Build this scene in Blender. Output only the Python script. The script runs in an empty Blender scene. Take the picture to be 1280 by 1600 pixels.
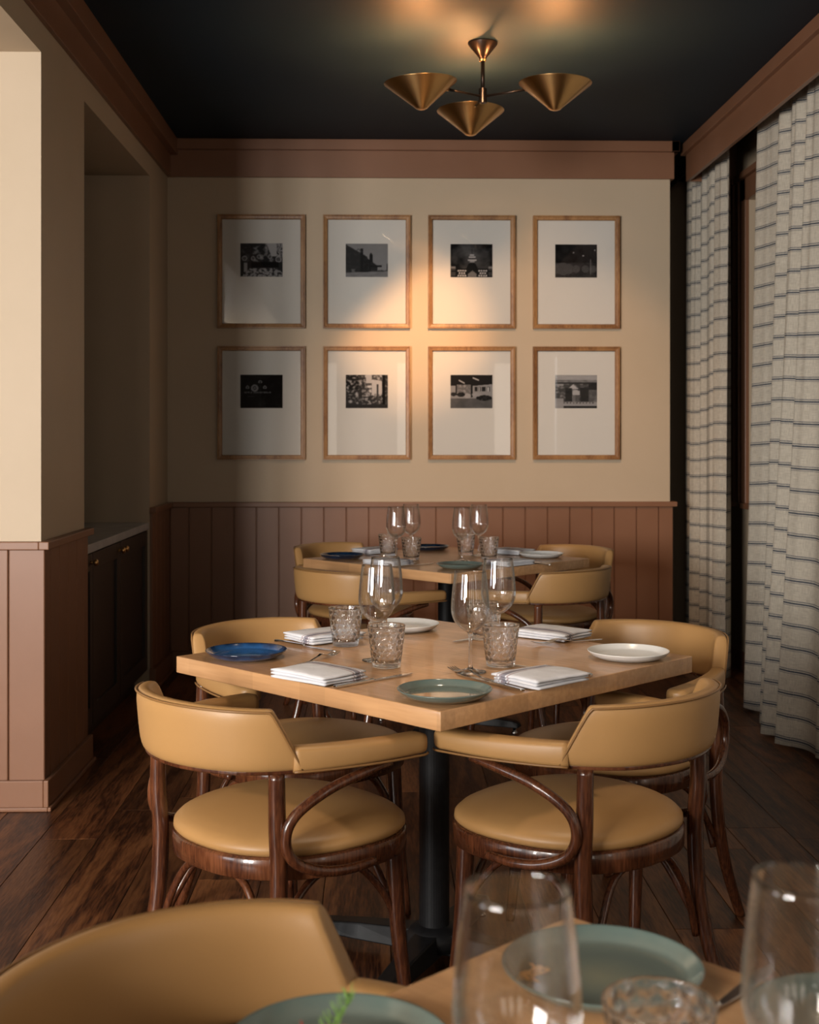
import bpy, bmesh, math, random
import numpy as np
from mathutils import Vector, Matrix, noise
PI = math.pi
S = bpy.context.scene
C = S.collection
random.seed(7)
YAW = math.atan(0.024)
CY, SY = math.cos(YAW), math.sin(YAW)

# ------------------------------------------------------------------ camera, world, light, exposure
cd = bpy.data.cameras.new('camera'); cam = bpy.data.objects.new('camera', cd); C.objects.link(cam)
cam.location = (0, 0, 1.31); cam.rotation_euler = (PI/2, 0, -YAW)
cd.sensor_fit = 'HORIZONTAL'; cd.sensor_width = 36; cd.lens = 36*2000/1280
cd.shift_y = -118/1280
cd.clip_start = 0.05; cd.clip_end = 60
cd.dof.use_dof = True; cd.dof.focus_distance = 3.3; cd.dof.aperture_fstop = 9.0
S.camera = cam

w = bpy.data.worlds.new('world'); S.world = w; w.use_nodes = True
w.node_tree.nodes['Background'].inputs[0].default_value = (1.0, 0.62, 0.36, 1)
w.node_tree.nodes['Background'].inputs[1].default_value = 0.045

def area(name, loc, target, sx, sy, power, col):
    l = bpy.data.lights.new(name, 'AREA'); l.shape = 'RECTANGLE'; l.size = sx; l.size_y = sy
    l.energy = power; l.color = col
    o = bpy.data.objects.new(name, l); C.objects.link(o); o.location = loc
    o.rotation_euler = (Vector(target)-Vector(loc)).to_track_quat('-Z', 'Y').to_euler()
    return o
# daylight of the tall windows of the main room, behind and to the left of the camera
for i, (x, y) in enumerate(((-3.25, -1.0), (-2.75, -1.25), (-2.25, -1.5))):
    area('daylight_window_%s' % 'abc'[i], (x, y, 1.60), (0.3, 5.0, 1.25), 0.40, 1.45, 102, (1.0, 0.955, 0.90))
# added light panels far behind the camera, for glass streaks and soft fill
for i, x in enumerate((-.9, .55, 2.0)):
    area('front_window_%s' % 'abc'[i], (x, -4.6, 1.55), (x, 5.0, 1.55), .55, 1.7, 10, (1.0, .87, .72))
# added spot, out of view, for the warm glow on the picture wall
sp = bpy.data.lights.new('ceiling_spotlight', 'SPOT'); sp.energy = 330; sp.color = (1.0, 0.52, 0.22)
sp.spot_size = math.radians(21); sp.spot_blend = 1.0; sp.shadow_soft_size = 0.03
spo = bpy.data.objects.new('ceiling_spotlight', sp); C.objects.link(spo); spo.location = (0.35, 4.6, 2.93)
spo.rotation_euler = (Vector((0.21, 7.24, 1.93))-spo.location).to_track_quat('-Z', 'Y').to_euler()

pt = bpy.data.lights.new('ceiling_downlight', 'SPOT'); pt.energy = 110; pt.color = (1.0, 0.60, 0.32); pt.shadow_soft_size = .06  # added warm fill from above, out of view, for the picture wall
pt.spot_size = math.radians(52); pt.spot_blend = .8
pto = bpy.data.objects.new('ceiling_downlight', pt); C.objects.link(pto); pto.location = (0.30, 4.50, 2.93); pto.rotation_euler = (Vector((.75, 7.24, 1.35))-pto.location).to_track_quat('-Z', 'Y').to_euler()
tl = bpy.data.lights.new('table_downlight', 'SPOT'); tl.energy = 48; tl.color = (1.0, .78, .56); tl.shadow_soft_size = .10  # added fill spot, out of view, to warm and brighten the middle table
tl.spot_size = math.radians(58); tl.spot_blend = 1.0
tlo = bpy.data.objects.new('table_downlight', tl); C.objects.link(tlo); tlo.location = (.35, 3.1, 2.93); tlo.rotation_euler = (0, math.radians(4), 0)
# added light panels out of view, left and right, for streaks in the glassware
area('daylight_window_side', (-4.4, 0.3, 1.6), (0.3, 3.2, 0.9), 1.1, 1.3, 34, (.92, .96, 1.0))
area('daylight_window_street', (1.98, 0.25, 1.55), (0.3, .26, 1.55), .28, 1.3, 3, (.88, .94, 1.0))
S.view_settings.view_transform = 'Standard'; S.view_settings.look = 'None'
S.view_settings.gamma = 1; S.view_settings.use_curve_mapping = False
S.view_settings.exposure = 0.0
S.cycles.max_bounces = 12; S.cycles.diffuse_bounces = 1; S.cycles.transmission_bounces = 12; S.cycles.transparent_max_bounces = 12
S.cycles.use_denoising = True; S.cycles.sample_clamp_indirect = 20

# ------------------------------------------------------------------ materials
def mat(name, col, rough=0.5, metal=0.0, spec=0.5, coat=0.0):
    m = bpy.data.materials.new(name); m.use_nodes = True
    b = m.node_tree.nodes['Principled BSDF']
    b.inputs['Base Color'].default_value = (*col, 1); b.inputs['Roughness'].default_value = rough
    b.inputs['Metallic'].default_value = metal; b.inputs['Specular IOR Level'].default_value = spec
    b.inputs['Coat Weight'].default_value = coat
    return m
def nd(m, t, **kw):
    n = m.node_tree.nodes.new(t)
    for k, v in kw.items(): setattr(n, k, v)
    return n
def lk(m, a, b): m.node_tree.links.new(a, b)
def B(m): return m.node_tree.nodes['Principled BSDF']
def ramp(m, stops):
    r = nd(m, 'ShaderNodeValToRGB'); e = r.color_ramp.elements
    while len(e) < len(stops): e.new(0.5)
    for k, (p, c) in enumerate(stops): e[k].position = p; e[k].color = (*c, 1)
    return r
def noisy(m, c1, c2, scale=6, rough=(None, None), bump=0.0, bscale=200, detail=4):
    tc = nd(m, 'ShaderNodeTexCoord'); n = nd(m, 'ShaderNodeTexNoise'); n.inputs['Scale'].default_value = scale
    n.inputs['Detail'].default_value = detail
    lk(m, tc.outputs['Object'], n.inputs['Vector'])
    r = ramp(m, [(0.3, c1), (0.7, c2)]); lk(m, n.outputs['Fac'], r.inputs[0]); lk(m, r.outputs[0], B(m).inputs['Base Color'])
    if bump:
        n2 = nd(m, 'ShaderNodeTexNoise'); n2.inputs['Scale'].default_value = bscale
        lk(m, tc.outputs['Object'], n2.inputs['Vector'])
        bp = nd(m, 'ShaderNodeBump'); bp.inputs['Strength'].default_value = bump; bp.inputs['Distance'].default_value = 0.001
        lk(m, n2.outputs['Fac'], bp.inputs['Height']); lk(m, bp.outputs[0], B(m).inputs['Normal'])
    return m
def wood(name, cols, stretch, rough=0.35, scale=3.0, axis=1, rand=True, bump=0.05, dist=2.2, coat=0.0):
    """wood grain running along one object axis, offset per object"""
    m = mat(name, cols[0], rough, coat=coat)
    tc = nd(m, 'ShaderNodeTexCoord'); oi = nd(m, 'ShaderNodeObjectInfo')
    mp = nd(m, 'ShaderNodeMapping'); sc = [1.0, 1.0, 1.0]; sc[axis] = stretch
    mp.inputs['Scale'].default_value = sc
    lk(m, tc.outputs['Object'], mp.inputs['Vector'])
    ml = nd(m, 'ShaderNodeVectorMath', operation='SCALE'); ml.inputs[0].default_value = (17.3, 9.1, 5.7)
    lk(m, oi.outputs['Random'], ml.inputs['Scale']); ad = nd(m, 'ShaderNodeVectorMath', operation='ADD')
    lk(m, mp.outputs[0], ad.inputs[0]); lk(m, ml.outputs[0], ad.inputs[1])
    v = ad.outputs[0]
    n1 = nd(m, 'ShaderNodeTexNoise'); n1.inputs['Scale'].default_value = scale; n1.inputs['Detail'].default_value = 3
    n1.inputs['Distortion'].default_value = 0.6; lk(m, v, n1.inputs['Vector'])
    mul = nd(m, 'ShaderNodeMath', operation='MULTIPLY'); mul.inputs[1].default_value = dist*9; lk(m, n1.outputs['Fac'], mul.inputs[0])
    sn = nd(m, 'ShaderNodeMath', operation='SINE'); lk(m, mul.outputs[0], sn.inputs[0])
    n2 = nd(m, 'ShaderNodeTexNoise'); n2.inputs['Scale'].default_value = scale*22; n2.inputs['Detail'].default_value = 2
    lk(m, v, n2.inputs['Vector'])
    a = nd(m, 'ShaderNodeMath', operation='MULTIPLY_ADD'); a.inputs[1].default_value = 0.22; lk(m, sn.outputs[0], a.inputs[0]); lk(m, n2.outputs['Fac'], a.inputs[2])
    r = ramp(m, [(0.2, cols[0]), (0.5, cols[1]), (0.8, cols[2])]); lk(m, a.outputs[0], r.inputs[0])
    out = r.outputs[0]
    if rand:
        hs = nd(m, 'ShaderNodeHueSaturation'); mr = nd(m, 'ShaderNodeMapRange')
        mr.inputs['To Min'].default_value = 0.62; mr.inputs['To Max'].default_value = 1.35
        lk(m, oi.outputs['Random'], mr.inputs['Value']); lk(m, mr.outputs[0], hs.inputs['Value']); lk(m, out, hs.inputs['Color']); out = hs.outputs[0]
    lk(m, out, B(m).inputs['Base Color'])
    if bump:
        bp = nd(m, 'ShaderNodeBump'); bp.inputs['Strength'].default_value = bump; bp.inputs['Distance'].default_value = 0.002
        lk(m, a.outputs[0], bp.inputs['Height']); lk(m, bp.outputs[0], B(m).inputs['Normal'])
    return m

M_cream = noisy(mat('cream_wall_paint', (.63, .49, .34), .55), (.62, .48, .33), (.65, .505, .355), 3, bump=.05, bscale=300)
M_brown = noisy(mat('clay_brown_paint', (.285, .132, .070), .40), (.275, .126, .066), (.30, .14, .076), 4, bump=.04, bscale=250)
M_ceil = noisy(mat('navy_satin_ceiling_paint', (.006, .019, .034), .55, spec=.25), (.0055, .018, .032), (.007, .021, .037), 2)
B(M_ceil).inputs['Roughness'].default_value = .6; B(M_ceil).inputs['Specular IOR Level'].default_value = .22
M_cab = noisy(mat('dark_cabinet_paint', (.03, .022, .017), .4), (.028, .02, .016), (.034, .025, .019), 5)
M_gap = mat('dark_gap', (.01, .007, .005), .9)
M_stone = noisy(mat('pale_stone', (.62, .62, .62), .25), (.56, .56, .57), (.68, .67, .66), 12)
M_floor = wood('dark_oak_floor', [(.034, .0095, .0035), (.125, .043, .015), (.21, .083, .030)], .10, rough=.42, scale=7, axis=1, bump=.35, dist=2.6)
B(M_floor).inputs['Specular IOR Level'].default_value = .32
M_table = wood('maple_block_top', [(.60, .32, .145), (.70, .385, .18), (.76, .435, .215)], .07, rough=.27, scale=3.2, axis=1, rand=False, bump=.0, dist=.9, coat=.25)
def staves(m, wx, wy, lo, hi):
    """glued-up blocks: every block its own tint"""
    tc = nd(m, 'ShaderNodeTexCoord'); mp = nd(m, 'ShaderNodeMapping'); mp.inputs['Scale'].default_value = (1/wx, 1/wy, .0)
    lk(m, tc.outputs['Object'], mp.inputs[0]); sp = nd(m, 'ShaderNodeSeparateXYZ'); lk(m, mp.outputs[0], sp.inputs[0])
    fx = nd(m, 'ShaderNodeMath', operation='FLOOR'); lk(m, sp.outputs['X'], fx.inputs[0])
    wn = nd(m, 'ShaderNodeTexWhiteNoise', noise_dimensions='1D'); lk(m, fx.outputs[0], wn.inputs['W'])
    ad = nd(m, 'ShaderNodeMath', operation='ADD'); lk(m, sp.outputs['Y'], ad.inputs[0]); lk(m, wn.outputs['Value'], ad.inputs[1])
    fy = nd(m, 'ShaderNodeMath', operation='FLOOR'); lk(m, ad.outputs[0], fy.inputs[0])
    cb = nd(m, 'ShaderNodeCombineXYZ'); lk(m, fx.outputs[0], cb.inputs[0]); lk(m, fy.outputs[0], cb.inputs[1])
    w2 = nd(m, 'ShaderNodeTexWhiteNoise', noise_dimensions='3D'); lk(m, cb.outputs[0], w2.inputs['Vector'])
    mr = nd(m, 'ShaderNodeMapRange'); mr.inputs['To Min'].default_value = lo; mr.inputs['To Max'].default_value = hi; lk(m, w2.outputs['Value'], mr.inputs['Value'])
    hs = nd(m, 'ShaderNodeHueSaturation'); lk(m, mr.outputs[0], hs.inputs['Value'])
    bc = B(m).inputs['Base Color']; src = bc.links[0].from_socket; lk(m, src, hs.inputs['Color']); lk(m, hs.outputs[0], bc)
staves(M_table, .046, .085, .87, 1.06)
M_bent = wood('walnut_stained_beech', [(.055, .016, .007), (.12, .038, .015), (.19, .065, .026)], .12, rough=.24, scale=9, axis=2, rand=False, bump=0, dist=1.2, coat=.4)
M_frame = wood('honey_oak_frame', [(.22, .095, .032), (.36, .17, .06), (.46, .24, .09)], .2, rough=.4, scale=8, axis=2, bump=0, dist=1.5, rand=False)
M_leather = noisy(mat('camel_leather', (.46, .25, .092), .42), (.45, .243, .087), (.49, .27, .103), 3, bump=.12, bscale=420)
M_pipe = mat('camel_leather_piping', (.27, .135, .045), .42)
M_black = noisy(mat('black_powder_coated_steel', (.007, .007, .008), .5, spec=.35), (.006, .006, .007), (.011, .011, .012), 60, bump=.15, bscale=500)
M_steel = mat('polished_steel', (.72, .71, .70), .16, 1.0)
M_brass = noisy(mat('brushed_brass', (.70, .42, .17), .32, 1.0), (.68, .41, .17), (.78, .48, .20), 5)
B(M_brass).inputs['Anisotropic'].default_value = .8; B(M_brass).inputs['Anisotropic Rotation'].default_value = .25
_t = nd(M_brass, 'ShaderNodeTangent', direction_type='RADIAL', axis='Z'); lk(M_brass, _t.outputs[0], B(M_brass).inputs['Tangent'])
M_darkmetal = mat('bronzed_black_metal', (.035, .025, .02), .3, .8)
M_wplate = noisy(mat('white_stoneware', (.78, .76, .73), .22), (.75, .73, .70), (.80, .78, .75), 10)
M_mat = mat('white_mat_board', (.74, .71, .66), .8)
M_napkin = None
def glaze(name, ctr, mid, rim, rr=.1):
    m = mat(name, ctr, .12, coat=.6)
    tc = nd(m, 'ShaderNodeTexCoord'); ln = nd(m, 'ShaderNodeVectorMath', operation='LENGTH')
    mp = nd(m, 'ShaderNodeMapping'); mp.inputs['Scale'].default_value = (1, 1, 0)
    n = nd(m, 'ShaderNodeTexNoise'); n.inputs['Scale'].default_value = 22; n.inputs['Detail'].default_value = 5
    lk(m, tc.outputs['Object'], n.inputs['Vector']); lk(m, tc.outputs['Object'], mp.inputs[0]); lk(m, mp.outputs[0], ln.inputs[0])
    a = nd(m, 'ShaderNodeMath', operation='MULTIPLY_ADD'); a.inputs[1].default_value = .035; lk(m, n.outputs['Fac'], a.inputs[0]); lk(m, ln.outputs['Value'], a.inputs[2])
    d = nd(m, 'ShaderNodeMath', operation='DIVIDE'); d.inputs[1].default_value = .13; lk(m, a.outputs[0], d.inputs[0])
    r = ramp(m, [(.15, ctr), (.55, mid), (.80, mid), (.9, rim)]); lk(m, d.outputs[0], r.inputs[0]); lk(m, r.outputs[0], B(m).inputs['Base Color'])
    return m
M_green = glaze('sage_green_glaze', (.27, .27, .19), (.165, .195, .165), (.13, .175, .155))
M_blue = glaze('ocean_blue_glaze', (.045, .16, .36), (.025, .09, .24), (.006, .02, .055))
M_navy = glaze('deep_navy_glaze', (.012, .045, .10), (.008, .03, .075), (.004, .012, .03))
def schlick(m, f0=.04):
    lw = nd(m, 'ShaderNodeLayerWeight'); lw.inputs[0].default_value = .5
    p = nd(m, 'ShaderNodeMath', operation='POWER'); p.inputs[1].default_value = 5; lk(m, lw.outputs['Facing'], p.inputs[0])
    a = nd(m, 'ShaderNodeMath', operation='MULTIPLY_ADD'); a.inputs[1].default_value = 1-f0; a.inputs[2].default_value = f0; lk(m, p.outputs[0], a.inputs[0])
    return a.outputs[0], lw.outputs['Facing']
def thin_glass(name, tint=(1, 1, 1), rough=.015, f0=.04, body=None, lo=.5, hi=.9, base=0.0, ior=1.48):
    """clear thin wall: see-through with a mirror coat; body glass takes over towards the grazing edges"""
    m = bpy.data.materials.new(name); m.use_nodes = True; nt = m.node_tree
    nt.nodes.remove(nt.nodes['Principled BSDF'])
    t = nd(m, 'ShaderNodeBsdfTransparent'); t.inputs[0].default_value = (*tint, 1)
    g = nd(m, 'ShaderNodeBsdfGlossy'); g.inputs['Roughness'].default_value = rough
    f, fc = schlick(m, f0); x = nd(m, 'ShaderNodeMixShader'); lk(m, f, x.inputs[0]); lk(m, t.outputs[0], x.inputs[1]); lk(m, g.outputs[0], x.inputs[2])
    out = x.outputs[0]
    if body:
        gl = nd(m, 'ShaderNodeBsdfGlass'); gl.inputs['Color'].default_value = (*body, 1); gl.inputs['Roughness'].default_value = 0; gl.inputs['IOR'].default_value = ior
        mr = nd(m, 'ShaderNodeMapRange'); mr.inputs['From Min'].default_value = lo; mr.inputs['From Max'].default_value = hi; mr.inputs['To Min'].default_value = base; mr.inputs['To Max'].default_value = 1
        lk(m, fc, mr.inputs['Value']); y = nd(m, 'ShaderNodeMixShader'); lk(m, mr.outputs[0], y.inputs[0]); lk(m, out, y.inputs[1]); lk(m, gl.outputs[0], y.inputs[2]); out = y.outputs[0]
    lk(m, out, nt.nodes['Material Output'].inputs[0]); return m
M_glass = thin_glass('clear_glass', body=(1, 1, 1), f0=.06, lo=.38, hi=.88, base=.05)
M_tglass = thin_glass('clear_pressed_glass', body=(1, 1, 1), f0=.06, lo=.0, hi=.7, base=.5)
M_stem = thin_glass('clear_stem_glass', body=(1, 1, 1), f0=.06, lo=.0, hi=.3, base=.8)
M_pane = thin_glass('picture_glass', f0=.018); M_wpane = thin_glass('dark_window_glass', (.10, .20, .24))
M_bulb = bpy.data.materials.new('warm_bulb'); M_bulb.use_nodes = True
B(M_bulb).inputs['Emission Color'].default_value = (1, .46, .17, 1); B(M_bulb).inputs['Emission Strength'].default_value = 1900
M_print = mat('photographic_print', (.5, .5, .5), .7, spec=0)
_a = nd(M_print, 'ShaderNodeVertexColor', layer_name='print'); lk(M_print, _a.outputs[0], B(M_print).inputs['Base Color'])

def stripe_curtain():
    m = mat('striped_linen', (.5, .45, .37), .85, spec=.2)
    uv = nd(m, 'ShaderNodeUVMap', uv_map='UVMap'); sp = nd(m, 'ShaderNodeSeparateXYZ'); lk(m, uv.outputs[0], sp.inputs[0])
    def math(op, a, b=None, c=None):
        n = nd(m, 'ShaderNodeMath', operation=op)
        for k, x in enumerate((a, b, c)):
            if x is None: continue
            if isinstance(x, (int, float)): n.inputs[k].default_value = x
            else: lk(m, x, n.inputs[k])
        return n.outputs[0]
    ph = math('FRACT', math('DIVIDE', sp.outputs['Y'], .0945))           # position inside one repeat
    def line(c, hw): return math('LESS_THAN', math('ABSOLUTE', math('SUBTRACT', ph, c)), hw)
    nz = nd(m, 'ShaderNodeTexNoise'); nz.inputs['Scale'].default_value = 60; mp = nd(m, 'ShaderNodeMapping'); mp.inputs['Scale'].default_value = (4, .3, 1)
    lk(m, uv.outputs[0], mp.inputs[0]); lk(m, mp.outputs[0], nz.inputs['Vector'])
    dash = math('GREATER_THAN', math('SINE', math('MULTIPLY', sp.outputs['X'], 1050)), -.75)
    blue = math('MULTIPLY', line(.5, .034), math('MULTIPLY_ADD', dash, .35, .65))
    grey = math('MAXIMUM', math('MULTIPLY', line(.60, .022), dash), math('MULTIPLY', line(.41, .018), .6))
    weave = nd(m, 'ShaderNodeTexNoise'); weave.inputs['Scale'].default_value = 1; mp2 = nd(m, 'ShaderNodeMapping'); mp2.inputs['Scale'].default_value = (420, 26, 1)
    lk(m, uv.outputs[0], mp2.inputs[0]); lk(m, mp2.outputs[0], weave.inputs['Vector'])
    weave2 = nd(m, 'ShaderNodeTexNoise'); weave2.inputs['Scale'].default_value = 1; mp3 = nd(m, 'ShaderNodeMapping'); mp3.inputs['Scale'].default_value = (26, 500, 1)
    lk(m, uv.outputs[0], mp3.inputs[0]); lk(m, mp3.outputs[0], weave2.inputs['Vector'])
    w = math('ADD', math('MULTIPLY', weave.outputs['Fac'], .5), math('MULTIPLY', weave2.outputs['Fac'], .5))
    r = ramp(m, [(.36, (.50, .435, .35)), (.62, (.72, .645, .53))]); lk(m, w, r.inputs[0])
    def mix(f, a, b):
        n = nd(m, 'ShaderNodeMix', data_type='RGBA'); lk(m, f, n.inputs[0]); lk(m, a, n.inputs[6]); n.inputs[7].default_value = (*b, 1); return n.outputs[2]
    c1 = mix(grey, r.outputs[0], (.10, .11, .135)); c2 = mix(blue, c1, (.028, .045, .080))
    lk(m, c2, B(m).inputs['Base Color'])
    bp = nd(m, 'ShaderNodeBump'); bp.inputs['Strength'].default_value = .25; bp.inputs['Distance'].default_value = .001; lk(m, w, bp.inputs['Height']); lk(m, bp.outputs[0], B(m).inputs['Normal'])
    return m
M_curtain = stripe_curtain()
def napkin_mat():
    m = mat('white_cotton_with_stripes', (.80, .79, .82), .8, spec=.2)
    tc = nd(m, 'ShaderNodeTexCoord'); sp = nd(m, 'ShaderNodeSeparateXYZ'); lk(m, tc.outputs['Object'], sp.inputs[0])
    # stripes run along local x near the +y edge
    mr = nd(m, 'ShaderNodeMapRange'); mr.inputs['From Min'].default_value = .0; mr.inputs['From Max'].default_value = .075; lk(m, sp.outputs['Y'], mr.inputs['Value'])
    r = nd(m, 'ShaderNodeValToRGB'); r.color_ramp.interpolation = 'CONSTANT'; e = r.color_ramp.elements
    wh = (.80, .79, .82)
    st = [(0, wh), (.28, (.50, .40, .42)), (.34, wh), (.40, (.30, .28, .32)), (.54, (.36, .30, .33)), (.62, wh), (.68, (.52, .44, .46)), (.73, wh)]
    while len(e) < len(st): e.new(.5)
    for k, (p, c) in enumerate(st): e[k].position = p; e[k].color = (*c, 1)
    lk(m, mr.outputs[0], r.inputs[0]); lk(m, r.outputs[0], B(m).inputs['Base Color'])
    n = nd(m, 'ShaderNodeTexNoise'); n.inputs['Scale'].default_value = 30; lk(m, tc.outputs['Object'], n.inputs['Vector'])
    bp = nd(m, 'ShaderNodeBump'); bp.inputs['Strength'].default_value = .4; bp.inputs['Distance'].default_value = .004; lk(m, n.outputs['Fac'], bp.inputs['Height']); lk(m, bp.outputs[0], B(m).inputs['Normal'])
    return m
M_napkin = napkin_mat()

# ------------------------------------------------------------------ mesh helpers
def P(x, d, z=0.0):
    """point surveyed on the camera's axes (x right, d ahead) -> room axes; the room is turned 1.4 degrees from them"""
    return Vector((x*CY + d*SY, d*CY - x*SY, z))
def obj(name, bm, m, parent=None, smooth=False, bevel=0, kind=None, loc=None, seg=2):
    me = bpy.data.meshes.new(name)
    bmesh.ops.recalc_face_normals(bm, faces=bm.faces) if len(bm.faces) else None
    if smooth:
        for f in bm.faces: f.smooth = True
    bm.to_mesh(me); bm.free()
    o = bpy.data.objects.new(name, me); C.objects.link(o)
    if m: me.materials.append(m)
    if parent: o.parent = parent
    if loc is not None: o.location = loc
    if kind: o['kind'] = kind
    if bevel:
        b = o.modifiers.new('bevel', 'BEVEL'); b.width = bevel; b.segments = seg; b.limit_method = 'ANGLE'; b.angle_limit = .6
    if smooth:
        try: me.shade_auto_smooth
        except Exception: pass
    return o
def box(bm, x0, x1, y0, y1, z0, z1):
    v = [bm.verts.new((x, y, z)) for x in (x0, x1) for y in (y0, y1) for z in (z0, z1)]
    for f in ((0, 1, 3, 2), (4, 6, 7, 5), (0, 4, 5, 1), (2, 3, 7, 6), (0, 2, 6, 4), (1, 5, 7, 3)):
        bm.faces.new([v[i] for i in f])
def boxbm(*a):
    bm = bmesh.new()
    if isinstance(a[0], (tuple, list)):
        for q in a: box(bm, *q)
    else: box(bm, *a)
    return bm
def catmull(pts, n=6):
    P_ = [Vector(p) for p in pts]; out = []
    for i in range(len(P_)-1):
        p0 = P_[max(i-1, 0)]; p1 = P_[i]; p2 = P_[i+1]; p3 = P_[min(i+2, len(P_)-1)]
        for k in range(n):
            t = k/n
            out.append(.5*((2*p1)+(p2-p0)*t+(2*p0-5*p1+4*p2-p3)*t*t+(3*p1-p0-3*p2+p3)*t**3))
    out.append(P_[-1]); return out
def tube(bm, pts, r, seg=10, closed=False, cap=True):
    n = len(pts); rs = r if isinstance(r, (list, tuple)) else [r]*n
    if len(rs) != n: rs = [rs[0]+(rs[-1]-rs[0])*i/(n-1) if len(rs) == 2 else float(np.interp(i/(n-1), np.linspace(0, 1, len(rs)), rs)) for i in range(n)]
    rings = []; prev = None
    for i, p in enumerate(pts):
        a = pts[(i-1) % n] if (closed or i > 0) else pts[0]; b = pts[(i+1) % n] if (closed or i < n-1) else pts[-1]
        t = (Vector(b)-Vector(a)).normalized()
        if prev is None:
            u = t.orthogonal().normalized()
        else:
            u = (prev - t*prev.dot(t)).normalized()
        prev = u; v = t.cross(u)
        rings.append([bm.verts.new(Vector(p)+rs[i]*(math.cos(2*PI*k/seg)*u+math.sin(2*PI*k/seg)*v)) for k in range(seg)])
    m = n if closed else n-1
    for i in range(m):
        A, Bq = rings[i], rings[(i+1) % n]
        for k in range(seg): bm.faces.new((A[k], A[(k+1) % seg], Bq[(k+1) % seg], Bq[k]))
    if cap and not closed:
        bm.faces.new(rings[0][::-1]); bm.faces.new(rings[-1])
def lathe(bm, prof, seg=48, close=False, centre=(0, 0, 0)):
    """prof: (r, z); r == 0 makes a pole"""
    cx, cy, cz = centre; rings = []
    for r, z in prof:
        if r < 1e-6: rings.append([bm.verts.new((cx, cy, cz+z))])
        else: rings.append([bm.verts.new((cx+r*math.cos(2*PI*k/seg), cy+r*math.sin(2*PI*k/seg), cz+z)) for k in range(seg)])
    n = len(rings)
    for i in range(n if close else n-1):
        A, Bq = rings[i], rings[(i+1) % n]
        for k in range(seg):
            k2 = (k+1) % seg
            if len(A) == 1 and len(Bq) == 1: continue
            if len(A) == 1: bm.faces.new((A[0], Bq[k], Bq[k2]))
            elif len(Bq) == 1: bm.faces.new((A[k], Bq[0], A[k2]))
            else: bm.faces.new((A[k], Bq[k], Bq[k2], A[k2]))
def thing(name, label, cat, loc=(0, 0, 0), rz=0.0, group=None):
    o = bpy.data.objects.new(name, None); C.objects.link(o); o.location = loc; o.rotation_euler = (0, 0, rz)
    o.empty_display_size = .1; o['label'] = label; o['category'] = cat
    if group: o['group'] = group
    return o
def tag(o, label, cat, group=None):
    o['label'] = label; o['category'] = cat
    if group: o['group'] = group
    return o
def dup(root, loc, rz, label):
    r = root.copy(); C.objects.link(r); r.location = loc; r.rotation_euler = (0, 0, rz); r['label'] = label
    for ch in list(root.children):
        c = ch.copy(); C.objects.link(c); c.parent = r
        for g in list(ch.children):
            d = g.copy(); C.objects.link(d); d.parent = c
    return r

# ------------------------------------------------------------------ room shell
XL, YB, XE = -1.19, 7.24, 1.655        # left wall face, back wall face, right end of the back wall
ZC, ZCR, ZCAP = 2.98, 2.77, 2.92
XW, XV, XVC = 2.05, 1.758, 1.733        # window wall, valance board face, valance cap face
YP0, YP1, YP2 = 4.54, 5.20, 6.68        # near pier and recess along the left wall
XR = -1.85                              # back of the recess
ZS, ZW = 2.665, .913                    # soffit, underside of the wainscot cap

def S_(name, bm, m, parent=None, bevel=0): return obj(name, bm, m, parent, bevel=bevel, kind=None if parent else 'structure')
sub = S_('floor', boxbm(-3.6, 2.3, -2.2, 8.6, -.06, -.012), M_gap)
pitch, y_end = .189, 8.5
row = 0; x = -3.59 + .03
npl = 0
while x < 2.1:
    off = random.uniform(0, 1.5); y = -1.0 - off if x > -1.9 else 1.0-off
    while y < y_end:
        L = random.uniform(1.1, 2.0); y1 = min(y+L, y_end)
        if y1 > .9 and y1-y > .1 and not (x < -1.5 and y > 5.4):
            cx, cy = x+pitch/2, (y+y1)/2
            ply = boxbm(-pitch/2+.0008, pitch/2-.0008, -(y1-y)/2+.0008, (y1-y)/2-.0008, -.012, random.uniform(-.0006, 0))
            obj('plank', ply, M_floor, sub, bevel=.0012, loc=(cx, cy, 0), seg=1); npl += 1
        y = y1
    x += pitch
S_('ceiling', boxbm(-3.6, 2.3, -2.2, 8.6, ZC, ZC+.1), M_ceil)

wl = S_('wall_left', boxbm(
    (-3.6, XL, YP0, YP1, 0, ZS), (-3.6, XR, YP1, YP2, 0, ZS), (-3.6, XL, YP2, 8.6, 0, ZS),
    (-3.6, XL, -2.2, 8.6, ZS, ZC)), M_cream)
wb = S_('wall_back', boxbm(XL-.01, XE, YB, 8.6, 0, ZC), M_cream)
S_('wall_end', boxbm(XE, 2.3, 8.35, 8.6, 0, ZC), M_cream)
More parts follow.
